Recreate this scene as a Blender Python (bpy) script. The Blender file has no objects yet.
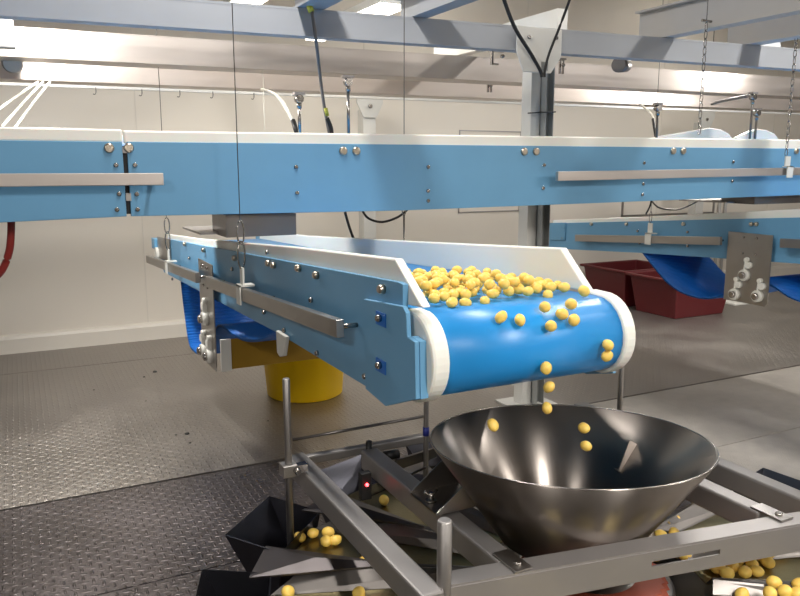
import bpy, bmesh, math, random
from mathutils import Vector, Matrix, noise
random.seed(7)
PI = math.pi
C = bpy.context.scene.collection
# ------------------------------------------------------------------ camera
H, F, TILT, YAW = 1.65, 750.0, math.radians(10), math.radians(27)
cd = bpy.data.cameras.new('camera'); cam = bpy.data.objects.new('camera', cd); C.objects.link(cam)
cd.sensor_width = 36; cd.lens = F / 800 * 36; cd.clip_start = .05; cd.clip_end = 60
cam.location = (0, 0, H); cam.rotation_euler = (PI/2 - TILT, 0, -YAW)
bpy.context.scene.camera = cam
_fw = Vector((math.sin(YAW)*math.cos(TILT), math.cos(YAW)*math.cos(TILT), -math.sin(TILT)))
_rt = Vector((math.cos(YAW), -math.sin(YAW), 0))
_up = Vector((math.sin(YAW)*math.sin(TILT), math.cos(YAW)*math.sin(TILT), math.cos(TILT)))
def at(x, y, X=None, Y=None, Z=None):
    """survey helper: where the line of sight through a photo point meets a real plane of the room"""
    r = _fw + _rt*(x-400)/F - _up*(y-298)/F
    if X is not None: t = X/r.x
    elif Y is not None: t = Y/r.y
    else: t = (Z-H)/r.z
    return Vector((0, 0, H)) + r*t
# ------------------------------------------------------------------ materials
def nt(name):
    m = bpy.data.materials.new(name); m.use_nodes = True; t = m.node_tree
    return m, t, t.nodes['Principled BSDF']
def srgb(c):
    return tuple((v/255/12.92 if v/255 <= .04045 else ((v/255+.055)/1.055)**2.4) for v in c) + (1,)
def mk(name, col, rough=.5, metal=0., var=.06, scale=8., bump=.0, bscale=60., stretch=(1,1,1), spec=.5, rvar=.0, **kw):
    m, t, b = nt(name); N, L = t.nodes, t.links
    tc = N.new('ShaderNodeTexCoord'); mp = N.new('ShaderNodeMapping'); mp.inputs['Scale'].default_value = stretch
    L.new(tc.outputs['Object'], mp.inputs['Vector'])
    nz = N.new('ShaderNodeTexNoise'); nz.inputs['Scale'].default_value = scale; nz.inputs['Detail'].default_value = 5
    L.new(mp.outputs[0], nz.inputs['Vector'])
    mx = N.new('ShaderNodeMix'); mx.data_type = 'RGBA'
    c = srgb(col)
    mx.inputs['A'].default_value = tuple(min(1, v*(1-var)) for v in c[:3]) + (1,)
    mx.inputs['B'].default_value = tuple(min(1, v*(1+var)) for v in c[:3]) + (1,)
    L.new(nz.outputs['Fac'], mx.inputs['Factor']); L.new(mx.outputs['Result'], b.inputs['Base Color'])
    b.inputs['Roughness'].default_value = rough; b.inputs['Metallic'].default_value = metal
    b.inputs['Specular IOR Level'].default_value = spec
    if rvar:
        mr = N.new('ShaderNodeMapRange'); mr.inputs['To Min'].default_value = rough-rvar; mr.inputs['To Max'].default_value = rough+rvar
        mr.inputs['From Min'].default_value = .3; mr.inputs['From Max'].default_value = .7
        L.new(nz.outputs['Fac'], mr.inputs['Value']); L.new(mr.outputs[0], b.inputs['Roughness'])
    if bump:
        n2 = N.new('ShaderNodeTexNoise'); n2.inputs['Scale'].default_value = bscale; n2.inputs['Detail'].default_value = 3
        L.new(mp.outputs[0], n2.inputs['Vector'])
        bp = N.new('ShaderNodeBump'); bp.inputs['Strength'].default_value = bump; bp.inputs['Distance'].default_value = .002
        L.new(n2.outputs['Fac'], bp.inputs['Height']); L.new(bp.outputs[0], b.inputs['Normal'])
    for k, v in kw.items(): b.inputs[k.replace('_', ' ')].default_value = v
    return m
M = {}
M['blue'] = mk('blue_plastic_panel', (102,156,193), .42, var=.04, bump=.05)
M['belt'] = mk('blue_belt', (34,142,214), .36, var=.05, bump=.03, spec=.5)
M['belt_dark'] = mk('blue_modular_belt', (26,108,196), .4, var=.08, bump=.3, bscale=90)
M['white'] = mk('white_polyethylene', (236,236,228), .38, var=.02, Subsurface_Weight=.15, Subsurface_Scale=.02)
M['white_part'] = mk('white_plastic_fitting', (225,224,216), .4, var=.03)
M['steel'] = mk('brushed_stainless', (172,168,164), .32, 1, var=.04, scale=5, bump=.02, bscale=60, stretch=(1,1,6), rvar=.03)
M['steel_x'] = mk('rolled_stainless_channel', (205,196,189), .42, 1, var=.06, scale=3, bump=.04, bscale=30, stretch=(.6,10,10), rvar=.04)
M['steel_dull'] = mk('dull_stainless', (168,164,161), .46, 1, var=.05, scale=9, bump=.02, rvar=.03)
M['steel_dark'] = mk('dark_stainless', (120,116,114), .34, 1, var=.06, scale=6, rvar=.03)
M['bolt'] = mk('bolt_steel', (170,165,160), .25, 1, var=.05)
M['brass_knob'] = mk('warm_steel_knob', (200,188,170), .3, 1, var=.06)
M['grey_paint'] = mk('blue_grey_beam_paint', (160,163,168), .5, var=.04)
M['pale_paint'] = mk('pale_grey_paint', (186,184,182), .5, var=.04)
M['cream_paint'] = mk('cream_column_paint', (206,205,200), .45, var=.04)
M['galv'] = mk('galvanised_channel', (150,152,150), .45, .3, var=.15, scale=20)
M['wire'] = mk('steel_wire', (120,116,110), .4, .9)
M['black'] = mk('black_rubber', (26,25,25), .5)
M['white_hose'] = mk('clear_white_hose', (222,218,205), .3)
M['red_hose'] = mk('red_hose', (150,50,45), .45)
M['maroon'] = mk('maroon_plastic', (88,17,22), .5, var=.08)
M['yellow'] = mk('yellow_plastic', (255,206,10), .4, var=.03)
M['tray_reflection'] = mk('tray_painted_yellow_reflection', (180,140,52), .3, var=.2, scale=5, metal=.3)  # yellow tub's reflection put into the colour of a steel tray
M['blue_hose'] = mk('blue_grey_hose', (112,108,106), .5)
M['yellow_wire'] = mk('yellow_green_sleeve', (190,190,70), .5)
M['frame_steel'] = mk('matt_frame_steel', (158,154,152), .48, .7, var=.05, scale=9)
M['pan_steel'] = mk('pan_sheet_steel', (128,123,119), .42, 1, var=.06)
M['sheet_dark'] = mk('dark_sheet_steel', (100,95,95), .45, 1, var=.08)
M['rust'] = mk('brick_red_rubber', (150,70,48), .55, var=.12)
M['gold_steel'] = mk('dimpled_pan_steel', (150,140,104), .36, 1, var=.12, scale=25, bump=.4, bscale=120)
M['inside_dark'] = mk('dark_steel_sheet', (88,88,95), .3, 1, var=.1, scale=4)
M['potato'] = mk('yellow_potato_skin', (240,202,98), .42, var=.14, scale=22, bump=.2, bscale=80, Subsurface_Weight=.08, Subsurface_Scale=.01)
M['wall'] = mk('cream_wall_panel', (222,215,204), .5, var=.025, scale=1.2, bump=.03, bscale=6)
M['wall_far'] = mk('grey_wall_panel', (128,122,115), .6, var=.03)
M['plinth'] = mk('cream_plinth', (214,208,198), .45, var=.04, scale=3)
M['ceiling'] = mk('ceiling_panel', (165,160,152), .7, var=.02)
M['lamp_box'] = mk('white_lamp_housing', (236,236,232), .5)
def emis(name, col, s):
    m, t, b = nt(name)
    b.inputs['Base Color'].default_value = (.8,.8,.8,1)
    b.inputs['Emission Color'].default_value = srgb(col); b.inputs['Emission Strength'].default_value = s
    return m
M['tube'] = emis('lit_fluorescent_tube', (255,246,228), 9)
M['led'] = emis('lit_red_indicator', (255,30,40), 12)
# bowl: circumferentially brushed cone
def bowl_mat():
    m = mk('brushed_bowl_steel', (126,119,113), .31, 1, var=.03, scale=7)
    b = m.node_tree.nodes['Principled BSDF']; t = m.node_tree
    b.inputs['Anisotropic'].default_value = .8; b.inputs['Anisotropic Rotation'].default_value = .25
    tg = t.nodes.new('ShaderNodeTangent'); tg.direction_type = 'RADIAL'; tg.axis = 'Z'
    t.links.new(tg.outputs[0], b.inputs['Tangent'])
    return m
M['bowl'] = bowl_mat()
# checker tread plate
def tread(name, col, rough, cell=.036, ang=0.):
    m, t, b = nt(name); N, L = t.nodes, t.links
    def mth(op, a, b_=None, c=None):
        n = N.new('ShaderNodeMath'); n.operation = op
        for i, v in enumerate((a, b_, c)):
            if v is None: continue
            if isinstance(v, (int, float)): n.inputs[i].default_value = v
            else: L.new(v, n.inputs[i])
        return n.outputs[0]
    tc = N.new('ShaderNodeTexCoord'); mp = N.new('ShaderNodeMapping')
    mp.inputs['Rotation'].default_value = (0, 0, ang); mp.inputs['Scale'].default_value = (1/cell, 1/cell, 1)
    L.new(tc.outputs['Object'], mp.inputs['Vector'])
    sp = N.new('ShaderNodeSeparateXYZ'); L.new(mp.outputs[0], sp.inputs[0])
    x, y = sp.outputs[0], sp.outputs[1]
    fx, fy = mth('FLOOR', x), mth('FLOOR', y)
    par = mth('ABSOLUTE', mth('MODULO', mth('ADD', fx, fy), 2.0))
    u = mth('SUBTRACT', mth('SUBTRACT', x, fx), .5); v = mth('SUBTRACT', mth('SUBTRACT', y, fy), .5)
    a = mth('ADD', mth('MULTIPLY', u, par), mth('MULTIPLY', v, mth('SUBTRACT', 1.0, par)))
    c = mth('ADD', mth('MULTIPLY', v, par), mth('MULTIPLY', u, mth('SUBTRACT', 1.0, par)))
    d = mth('ADD', mth('POWER', mth('DIVIDE', mth('ABSOLUTE', a), .56), 2.0), mth('POWER', mth('DIVIDE', mth('ABSOLUTE', c), .17), 2.0))
    hgt = mth('MAXIMUM', mth('SUBTRACT', 1.0, d), 0.0)
    bp = N.new('ShaderNodeBump'); bp.inputs['Strength'].default_value = .9; bp.inputs['Distance'].default_value = .0035
    L.new(hgt, bp.inputs['Height']); L.new(bp.outputs[0], b.inputs['Normal'])
    n1 = N.new('ShaderNodeTexNoise'); n1.inputs['Scale'].default_value = 1.6; n1.inputs['Detail'].default_value = 6
    n2 = N.new('ShaderNodeTexNoise'); n2.inputs['Scale'].default_value = 14; n2.inputs['Detail'].default_value = 4
    L.new(tc.outputs['Object'], n1.inputs['Vector']); L.new(tc.outputs['Object'], n2.inputs['Vector'])
    s = mth('ADD', mth('MULTIPLY', n1.outputs['Fac'], .7), mth('MULTIPLY', n2.outputs['Fac'], .3))
    mr = N.new('ShaderNodeMapRange'); mr.inputs['From Min'].default_value = .35; mr.inputs['From Max'].default_value = .65
    mr.inputs['To Min'].default_value = rough-.07; mr.inputs['To Max'].default_value = rough+.1
    L.new(s, mr.inputs['Value']); L.new(mr.outputs[0], b.inputs['Roughness'])
    mx = N.new('ShaderNodeMix'); mx.data_type = 'RGBA'; c0 = srgb(col)
    mx.inputs['A'].default_value = tuple(v*.78 for v in c0[:3])+(1,); mx.inputs['B'].default_value = tuple(min(1, v*1.12) for v in c0[:3])+(1,)
    f = mth('MINIMUM', mth('MAXIMUM', mth('MULTIPLY_ADD', s, 3.0, -1.0), 0.0), 1.0)
    L.new(f, mx.inputs['Factor']); L.new(mx.outputs['Result'], b.inputs['Base Color'])
    b.inputs['Metallic'].default_value = .85
    return m
M['tread_far'] = tread('tread_plate_painted_light', (160,154,148), .38)  # same plate as the middle one, wall reflection put into a lighter colour
M['tread_mid'] = tread('tread_plate_painted_dark', (106,100,100), .33)  # darker copy of the plate, its dark reflection put into the colour
M['floor_unseen_dark'] = mk('unseen_darkened_floor', (52,50,48), .7, var=.1)  # unseen floor made dark so the bowl's outside reflects less light
M['fine_plate_sheen'] = tread('fine_patterned_plate_painted_sheen', (188,182,174), .5, .012)  # fine pattern; bright reflection on the right put into the base colour
# ------------------------------------------------------------------ mesh helpers
def NB(): return bmesh.new()
def box(bm, lo, hi, mat=None):
    lo, hi = Vector(lo), Vector(hi); r = bmesh.ops.create_cube(bm, size=1)
    for v in r['verts']:
        v.co = Vector(((lo.x+hi.x)/2 + v.co.x*(hi.x-lo.x), (lo.y+hi.y)/2 + v.co.y*(hi.y-lo.y), (lo.z+hi.z)/2 + v.co.z*(hi.z-lo.z)))
        if mat: v.co = mat @ v.co
    return r['verts']
def frame_of(d):
    d = d.normalized(); a = Vector((0,0,1)) if abs(d.z) < .9 else Vector((1,0,0))
    s = d.cross(a).normalized(); return s, s.cross(d).normalized()
def tube(bm, pts, r, n=10, cap=True):
    pts = [Vector(p) for p in pts]; rings = []
    for i, p in enumerate(pts):
        d = (pts[min(i+1, len(pts)-1)] - pts[max(i-1, 0)]); s, u = frame_of(d)
        rr = r[i] if isinstance(r, (list, tuple)) else r
        rings.append([bm.verts.new(p + s*math.cos(2*PI*k/n)*rr + u*math.sin(2*PI*k/n)*rr) for k in range(n)])
    for a, b in zip(rings, rings[1:]):
        for k in range(n):
            f = bm.faces.new((a[k], a[(k+1)%n], b[(k+1)%n], b[k])); f.smooth = True
    if cap: bm.faces.new(rings[0][::-1]); bm.faces.new(rings[-1])
def bar(bm, p0, p1, w, h, up=(0,0,1)):
    """rectangular bar from p0 to p1 (centre line), w across, h along up"""
    p0, p1 = Vector(p0), Vector(p1); d = (p1-p0).normalized(); u = Vector(up); s = d.cross(u).normalized(); u = s.cross(d).normalized()
    vs = [bm.verts.new(p + s*a*w/2 + u*b*h/2) for p in (p0, p1) for a, b in ((-1,-1),(1,-1),(1,1),(-1,1))]
    for q in ((0,1,2,3),(7,6,5,4),(0,4,5,1),(1,5,6,2),(2,6,7,3),(3,7,4,0)): bm.faces.new([vs[i] for i in q])
def prism(bm, pts, axis, a, b, smooth=False):
    """polygon (2-D points) extruded along axis from a to b; 'x': pts are (y,z); 'y': (x,z); 'z': (x,y)"""
    def mkv(p, t): return {'x': (t, p[0], p[1]), 'y': (p[0], t, p[1]), 'z': (p[0], p[1], t)}[axis]
    A = [bm.verts.new(mkv(p, a)) for p in pts]; B = [bm.verts.new(mkv(p, b)) for p in pts]; n = len(pts)
    bm.faces.new(A); bm.faces.new(B[::-1])
    for i in range(n):
        f = bm.faces.new((A[i], B[i], B[(i+1)%n], A[(i+1)%n])); f.smooth = smooth
def strip(bm, pts, axis, a, b, th):
    """sheet following a profile, with thickness th"""
    P = [Vector(p) for p in pts]; off = []
    for i in range(len(P)):
        d = (P[min(i+1, len(P)-1)]-P[max(i-1, 0)]).normalized(); off.append(P[i] + Vector((-d.y, d.x))*th)
    prism(bm, [tuple(p) for p in P] + [tuple(p) for p in off[::-1]], axis, a, b, True)
def plate(bm, pts, th):
    """flat polygon in space given thickness th along its normal"""
    P = [Vector(p) for p in pts]; n = (P[1]-P[0]).cross(P[2]-P[0]).normalized()*th
    A = [bm.verts.new(p) for p in P]; B = [bm.verts.new(p+n) for p in P]
    bm.faces.new(A[::-1]); bm.faces.new(B)
    for i in range(len(P)): bm.faces.new((A[i], A[(i+1)%len(P)], B[(i+1)%len(P)], B[i]))
def lathe(bm, prof, c=(0,0,0), n=64, closed=False):
    rings = []
    for r, z in prof:
        if r < 1e-5: rings.append([bm.verts.new((c[0], c[1], c[2]+z))])
        else: rings.append([bm.verts.new((c[0]+r*math.cos(2*PI*k/n), c[1]+r*math.sin(2*PI*k/n), c[2]+z)) for k in range(n)])
    pr = list(zip(rings, rings[1:])) + ([(rings[-1], rings[0])] if closed else [])
    for a, b in pr:
        for k in range(n):
            k2 = (k+1) % n
            q = [a[0] if len(a) == 1 else a[k], a[0] if len(a) == 1 else a[k2], b[0] if len(b) == 1 else b[k2], b[0] if len(b) == 1 else b[k]]
            q = list(dict.fromkeys(q))
            if len(q) > 2: f = bm.faces.new(q); f.smooth = True
def disc(bm, c, d, r, th, n=20, dome=.3):
    """round head: centre of its base c, direction d, radius r, thickness th"""
    c, d = Vector(c), Vector(d).normalized()
    tube(bm, [c, c+d*th*(1-dome), c+d*th], [r, r, r*(1-dome)], n)
def wloc(o):
    v = Vector((0,0,0))
    while o: v += o.location; o = o.parent
    return v
def obj(name, bm, m, parent=None, bevel=0, smooth_angle=None):
    bmesh.ops.recalc_face_normals(bm, faces=bm.faces)
    if parent: bmesh.ops.translate(bm, verts=bm.verts, vec=-wloc(parent))
    me = bpy.data.meshes.new(name); bm.to_mesh(me); bm.free(); me.materials.append(M[m] if isinstance(m, str) else m)
    o = bpy.data.objects.new(name, me); C.objects.link(o); o.parent = parent
    if bevel:
        b = o.modifiers.new('bevel', 'BEVEL'); b.width = bevel; b.segments = 2; b.limit_method = 'ANGLE'; b.angle_limit = math.radians(50); b.harden_normals = False
    return o
def meta(o, label, cat, group=None):
    o['label'] = label; o['category'] = cat
    if group: o['group'] = group
    return o
def thing(name, loc, label, cat, group=None):
    o = bpy.data.objects.new(name, None); C.objects.link(o); o.location = loc; o.empty_display_size = .1
    return meta(o, label, cat, group)
def single(name, bm, m, loc, label, cat, group=None, bevel=0):
    """a thing that is one mesh, origin at loc"""
    bmesh.ops.translate(bm, verts=bm.verts, vec=-Vector(loc)); o = obj(name, bm, m, None, bevel); o.location = loc
    return meta(o, label, cat, group)
def struct(name, bm, m, bevel=0):
    o = obj(name, bm, m, None, bevel); o['kind'] = 'structure'; return o
def copy_of(src, loc, label=None, group=None, rot=None):
    o = src.copy(); C.objects.link(o); o.location = loc
    if rot is not None: o.rotation_euler = rot
    if label: o['label'] = label
    if group: o['group'] = group
    for ch in src.children:
        c = ch.copy(); C.objects.link(c); c.parent = o
        for g in ch.children:
            d = g.copy(); C.objects.link(d); d.parent = c
    return o
def smooth_path(pts, n=6):
    P = [Vector(p) for p in pts]; out = []
    for i in range(len(P)-1):
        p0, p1, p2, p3 = P[max(i-1,0)], P[i], P[i+1], P[min(i+2, len(P)-1)]
        for k in range(n):
            t = k/n
            out.append(.5*((2*p1) + (p2-p0)*t + (2*p0-5*p1+4*p2-p3)*t*t + (3*p1-p0-3*p2+p3)*t**3))
    out.append(P[-1]); return out
# ------------------------------------------------------------------ the room
WY = 7.4
b = NB(); box(b, (-4,3.93,-.03), (14,6.62,0)); struct('floor', b, 'tread_far')
b = NB(); box(b, (-4,6.63,-.03), (14,WY,0)); struct('floor', b, 'tread_far')
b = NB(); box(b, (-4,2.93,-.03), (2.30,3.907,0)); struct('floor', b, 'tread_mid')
b = NB(); box(b, (2.305,2.93,-.03), (14,3.907,0)); struct('floor', b, 'fine_plate_sheen')
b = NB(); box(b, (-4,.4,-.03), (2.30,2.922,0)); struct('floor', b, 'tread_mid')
b = NB(); box(b, (-4,-9,-.03), (2.30,.395,0)); struct('floor', b, 'floor_unseen_dark')
b = NB(); box(b, (2.305,-9,-.03), (14,2.922,0)); struct('floor', b, 'fine_plate_sheen')
b = NB(); box(b, (-4,-9,-.06), (14,WY,-.031)); struct('floor', b, 'black')
b = NB(); box(b, (-4,WY,-.06), (14,WY+.1,4)); struct('wall_back', b, 'wall')
b = NB(); box(b, (-4.1,-9,-.06), (-4,WY,4)); struct('wall_left', b, 'wall_far')
b = NB(); box(b, (14,-9,-.06), (14.1,WY,4)); struct('wall_right', b, 'wall_far')
b = NB(); box(b, (-4,-9.1,-.06), (14,-9,4)); struct('wall_front', b, 'wall_far')
b = NB(); box(b, (-4,-9,4), (14,WY,4.1)); struct('ceiling', b, 'ceiling')
b = NB(); prism(b, [(WY,0),(WY-.05,0),(WY-.05,.13),(WY-.035,.155),(WY,.165)], 'x', -4, 14); struct('baseboard_back', b, 'plinth')
for i, x in enumerate((-1.3, 1.05, 3.35, 5.42, 7.6, 9.8)):
    b = NB(); box(b, (x-.004, WY-.004, .165), (x+.004, WY, 4)); struct('trim_%d' % (i+1), b, 'plinth')
b = NB(); a, c = at(459,131,Y=WY), at(519,211,Y=WY)
for lo, hi in (((a.x,c.z),(c.x,c.z+.012)),((a.x,a.z),(c.x,a.z+.012)),((a.x,c.z),(a.x+.012,a.z)),((c.x-.012,c.z),(c.x,a.z))): box(b, (lo[0],WY-.012,lo[1]), (hi[0],WY,hi[1]))
struct('trim_7', b, 'steel_dull')
b = NB(); a, c = at(622,196,Y=WY), at(713,213,Y=WY)
for lo, hi in (((a.x,c.z),(c.x,c.z+.02)),((a.x,a.z),(c.x,a.z+.02)),((a.x,c.z),(a.x+.02,a.z)),((c.x-.02,c.z),(c.x,a.z)),((c.x-.45,c.z),(c.x-.43,a.z))): box(b, (lo[0],WY-.02,lo[1]), (hi[0],WY,hi[1]))
struct('trim_8', b, 'steel_dull')
for i, px in enumerate((717, 723)):
    q = at(px, 240, Y=WY-.03); b = NB(); tube(b, [(q.x,WY-.03,.17),(q.x,WY-.03,2.0)], .02, 10)
    single('wall_conduit', b, 'pale_paint', (q.x,WY-.03,.17), 'vertical pale conduit on the back wall behind the hanging steel plate, %s of two' % ('left', 'right')[i], 'pipe')
# ------------------------------------------------------------------ fluorescent battens
def batten(x, y0, y1, z, label, power, group='fluorescent ceiling lights', rod=True):
    t = thing('fluorescent_light', (x, (y0+y1)/2, z), label, 'light', group)
    b = NB(); prism(b, [(x-.11,z+.03),(x-.08,z+.1),(x+.08,z+.1),(x+.11,z+.03)], 'y', y0, y1)
    obj('housing', b, 'lamp_box', t)
    b = NB(); prism(b, [(x-.105,z+.03),(x-.08,z),(x+.08,z),(x+.105,z+.03)], 'y', y0+.01, y1-.01)
    obj('diffuser', b, 'tube', t)
    if rod and z < 3.8:
        for yy in (y0+.2, y1-.2):
            b = NB(); tube(b, [(x,yy,z+.1),(x,yy,4)], .004, 6); obj('suspension_rod', b, 'wire', t)
    ld = bpy.data.lights.new('fluorescent_lamp', 'AREA'); ld.shape = 'RECTANGLE'; ld.size = .16; ld.size_y = (y1-y0)*.95
    ld.energy = power; ld.color = (1.0, .965, .925)
    lo = bpy.data.objects.new('lamp', ld); C.objects.link(lo); lo.parent = t; lo.location = (0, 0, -.006)
batten(2.50, 5.0, 6.6, 2.75, 'white fluorescent batten glowing behind the overhead grey beam, right of the small yellow-tied cable', 5)
batten(1.62, 4.9, 6.5, 2.80, 'white fluorescent batten at the top edge, left of the small yellow-tied cable', 5)
batten(.15, 4.2, 5.3, 2.66, 'white fluorescent batten above the steel channels at the left edge', 85)
batten(5.6, 4.3, 5.1, 2.56, 'white fluorescent batten above the steel channels at the right edge', 80)
G2 = 'fluorescent lights hanging behind the camera'
for x in (-2.0, 1.5, 5.0, 8.5):
    for y, pw in ((-6.5,25), (-3.5,30), (-.9,112)):
        batten(x, y-.75, y+.75, 3.0, 'white fluorescent batten hanging behind the camera', pw, G2)
for x in (1.0, 4.8, 9.0):  # fill battens added out of view to brighten the conveyor from above
    batten(x, 2.2, 3.7, 3.85, 'added white fill batten, out of view on the ceiling above the top conveyor', 78, 'added fill lights above the top conveyor')
for x in (3.9, 7.6):
    batten(x, 5.6, 6.9, 3.85, 'white fluorescent batten fixed to the ceiling near the back wall', 6, 'ceiling lights near the back wall')
# ------------------------------------------------------------------ overhead beams
def ibeam_x(name, x0, x1, y0, y1, z0, z1, m, label, cat='beam', group=None):
    b = NB(); box(b, (0,0,0), (1,1,1)); b.free()
    b = NB()
    P0, P1 = Vector((x0, y0, 0)), Vector((x1, y1, 0))
    for (zz0, zz1, w) in ((z0,z0+.012,.09),(z1-.012,z1,.09)):
        bar(b, P0+Vector((0,.045,(zz0+zz1)/2)), P1+Vector((0,.045,(zz0+zz1)/2)), w, zz1-zz0)
    bar(b, P0+Vector((0,.006,(z0+z1)/2)), P1+Vector((0,.006,(z0+z1)/2)), .01, z1-z0-.02)
    return single(name, b, m, (x0, y0, z0), label, cat, group)
ibeam_x('support_beam', -2.5, 9.5, 4.22, 3.30, 2.325, 2.465, 'grey_paint', 'long blue-grey painted steel beam spanning the whole top of the picture')
# gently folded stainless channels
def channel_x(x0, x1, y0, y1, z0, z1, label, group):
    b = NB(); a = Vector((x0,y0,0)); c = Vector((x1,y1,0)); V = lambda y,z: Vector((0,y,z))
    bar(b, a+V(0,(z0+z1)/2), c+V(0,(z0+z1)/2), .006, z1-z0)
    bar(b, a+V(.1,z0+.003), c+V(.1,z0+.003), .2, .006)
    bar(b, a+V(-.012,z0+.006), c+V(-.012,z0+.006), .028, .012)
    bar(b, a+V(.02,z1-.003), c+V(.02,z1-.003), .05, .006)
    t = single('cable_channel', b, 'steel_x', (x0,y0,z0), label, 'channel', group); return t
channel_x(-2.5, 10.5, 5.14, 4.35, 2.262, 2.43, 'upper of two long stainless channels behind the grey beam', None)
channel_x(-2.5, 10.5, 5.72, 4.9, 2.195, 2.34, 'lower of two long stainless channels behind the grey beam', None)
b = NB(); bar(b, (-2.5,6.1,2.205), (11,5.2,2.205), .04, .03)
single('conduit_rail', b, 'cream_paint', (-2.5,6.1,2.2), 'thin cream rail just below the lower stainless channel', 'rail')
# cross beams resting on the grey beam
def cross(x, w, h, y0, y1, label, m='grey_paint', zb=2.468):
    b = NB(); box(b, (x-w/2, y0, zb), (x+w/2, y1, zb+.012)); box(b, (x-w/2, y0, zb+h-.012), (x+w/2, y1, zb+h)); box(b, (x-.006, y0, zb+.012), (x+.006, y1, zb+h-.012))
    return single('cross_beam', b, m, (x, y0, zb), label, 'beam')
cross(1.47, .15, .16, 1.2, 4.15, 'blue-grey cross beam running over the grey beam beside the yellow-tied cable', 'grey_paint')
cross(2.10, .10, .14, 1.2, 4.10, 'slim grey cross beam over the grey beam, midway to the tall column')
cross(3.86, .10, .20, 1.2, 4.0, 'pale cross beam on the grey beam, left of the two at upper right', 'pale_paint')
cross(4.60, .13, .20, 1.2, 3.9, 'pale cross beam on the grey beam, right of the two at upper right', 'pale_paint')
b = NB(); box(b, (3.05,3.86,2.468), (3.13,5.4,2.60)); 
single('light_housing', b, 'lamp_box', (3.09,3.86,2.468), 'long white rectangular box lying on the grey beam above the tall column', 'box', None, .004)
# main column: H section with gusset, strut channel
t = thing('support_column', (3.06,4.16,0), 'tall pale H-section steel column standing behind the blue conveyors', 'column')
b = NB()
box(b, (3.025,4.07,.012), (3.035,4.17,2.36)); box(b, (3.145,4.07,.012), (3.155,4.17,2.36)); box(b, (3.035,4.08,.012), (3.145,4.088,2.36))
obj('shaft', b, 'cream_paint', t)
b = NB(); box(b, (2.93,3.99,0), (3.27,4.26,.012)); obj('base_plate', b, 'cream_paint', t)
b = NB(); prism(b, [(2.70,2.46),(2.70,2.31),(2.752,2.20),(2.955,2.20),(3.03,2.30),(3.03,2.46)], 'y', 3.785, 3.795); obj('gusset_plate', b, 'cream_paint', t, .004)
b = NB(); box(b, (3.10,4.01,.02), (3.104,4.07,2.32)); box(b, (3.16,4.01,.02), (3.164,4.07,2.32)); box(b, (3.10,4.065,.02), (3.164,4.07,2.32)); obj('strut_channel', b, 'galv', t)
b = NB(); box(b, (2.88,3.782,2.215), (2.93,3.786,2.265)); obj('cable_clamp', b, 'galv', t)
for (px, py) in ((529,37),(556,38)):
    b = NB(); disc(b, at(px,py,Y=3.785), (0,-1,0), .012, .012); obj('bolt', b, 'bolt', t)
b = NB(); tube(b, [(3.0,4.065,1.985),(3.02,4.0,1.985),(3.17,4.0,1.995),(3.18,4.07,1.995)], .005, 6); obj('cable_tie', b, 'black', t)
# rear columns
def rear_col(x, label):
    t = thing('wall_column', (x,7.0,0), label, 'column', None)
    b = NB(); box(b, (x-.07,6.95,.01), (x+.07,7.08,2.2)); obj('shaft', b, 'cream_paint', t, .006)
    b = NB(); prism(b, [(x-.07,2.12),(x-.14,2.26),(x-.14,2.34),(x+.14,2.34),(x+.14,2.26),(x+.07,2.12)], 'y', 6.93, 6.948); obj('gusset_plate', b, 'cream_paint', t)
    b = NB(); disc(b, (x,6.93,2.23), (0,-1,0), .02, .015); obj('bolt', b, 'bolt', t)
    b = NB(); box(b, (x-.14,6.9,0), (x+.14,7.12,.01)); obj('base_plate', b, 'cream_paint', t)
rear_col(3.20, 'slim cream column with a flared top, near the wall left of the tall column')
rear_col(7.90, 'slim cream column with a flared top, near the wall at far right')
# small clamps under / on beams
def clamp(px, py, Y, s, label, kind=0):
    p = at(px, py, Y=Y); t = thing('beam_clamp', p, label, 'clamp', None)
    b = NB()
    if kind == 0:
        box(b, p+Vector((-.05,-.02,0)), p+Vector((.05,.03,.012))); box(b, p+Vector((-.05,-.02,-s)), p+Vector((-.038,.0,0))); box(b, p+Vector((-.05,-.02,-s-.01)), p+Vector((.0,.0,-s)))
    else:
        box(b, p+Vector((-.035,-.02,0)), p+Vector((.035,.02,.012))); box(b, p+Vector((-.02,-.015,-s)), p+Vector((-.008,.0,0))); box(b, p+Vector((.008,-.015,-s)), p+Vector((.02,.0,0)))
    obj('bracket', b, 'bolt', t)
    b = NB(); disc(b, p+Vector((.02 if kind == 0 else 0,-.022,-s*.4)), (0,-1,0), .012, .02); obj('bolt', b, 'bolt', t)
clamp(497, 52, 4.0, .07, 'hooked steel beam clamp under the grey beam, left of the tall column')
clamp(561, 60, 4.6, .10, 'double-leg steel clamp on the upper channel, right of the tall column', 1)
clamp(489, 82, 5.15, .08, 'double-leg steel clamp on the lower channel, left of the tall column', 1)
# roller stub, left
b = NB(); p = at(12, 60, Y=5.3); tube(b, [p+Vector((-.0,.25,.03)), p+Vector((0,-.1,-.03)), p+Vector((0,-.13,-.035))], [.06,.06,.05], 24)
single('steel_roller', b, 'steel_dull', p, 'round steel roller end between the two channels at the left edge', 'roller')
b = NB(); p = at(4, 34, Y=4.6); box(b, p+Vector((-.12,-.01,-.07)), p+Vector((.05,.05,.08))); single('junction_box', b, 'steel_dull', p, 'steel box hanging under the grey beam at the left edge', 'box', None, .005)
p = at(625, 67, Y=4.05)
b = NB(); tube(b, [p+Vector((-.06,.0,.01)), p+Vector((.06,.06,.02))], [.05,.045], 20); single('pipe_stub', b, 'steel_dark', p, 'short dull pipe stub under the grey beam, right of the tall column', 'pipe')
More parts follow.
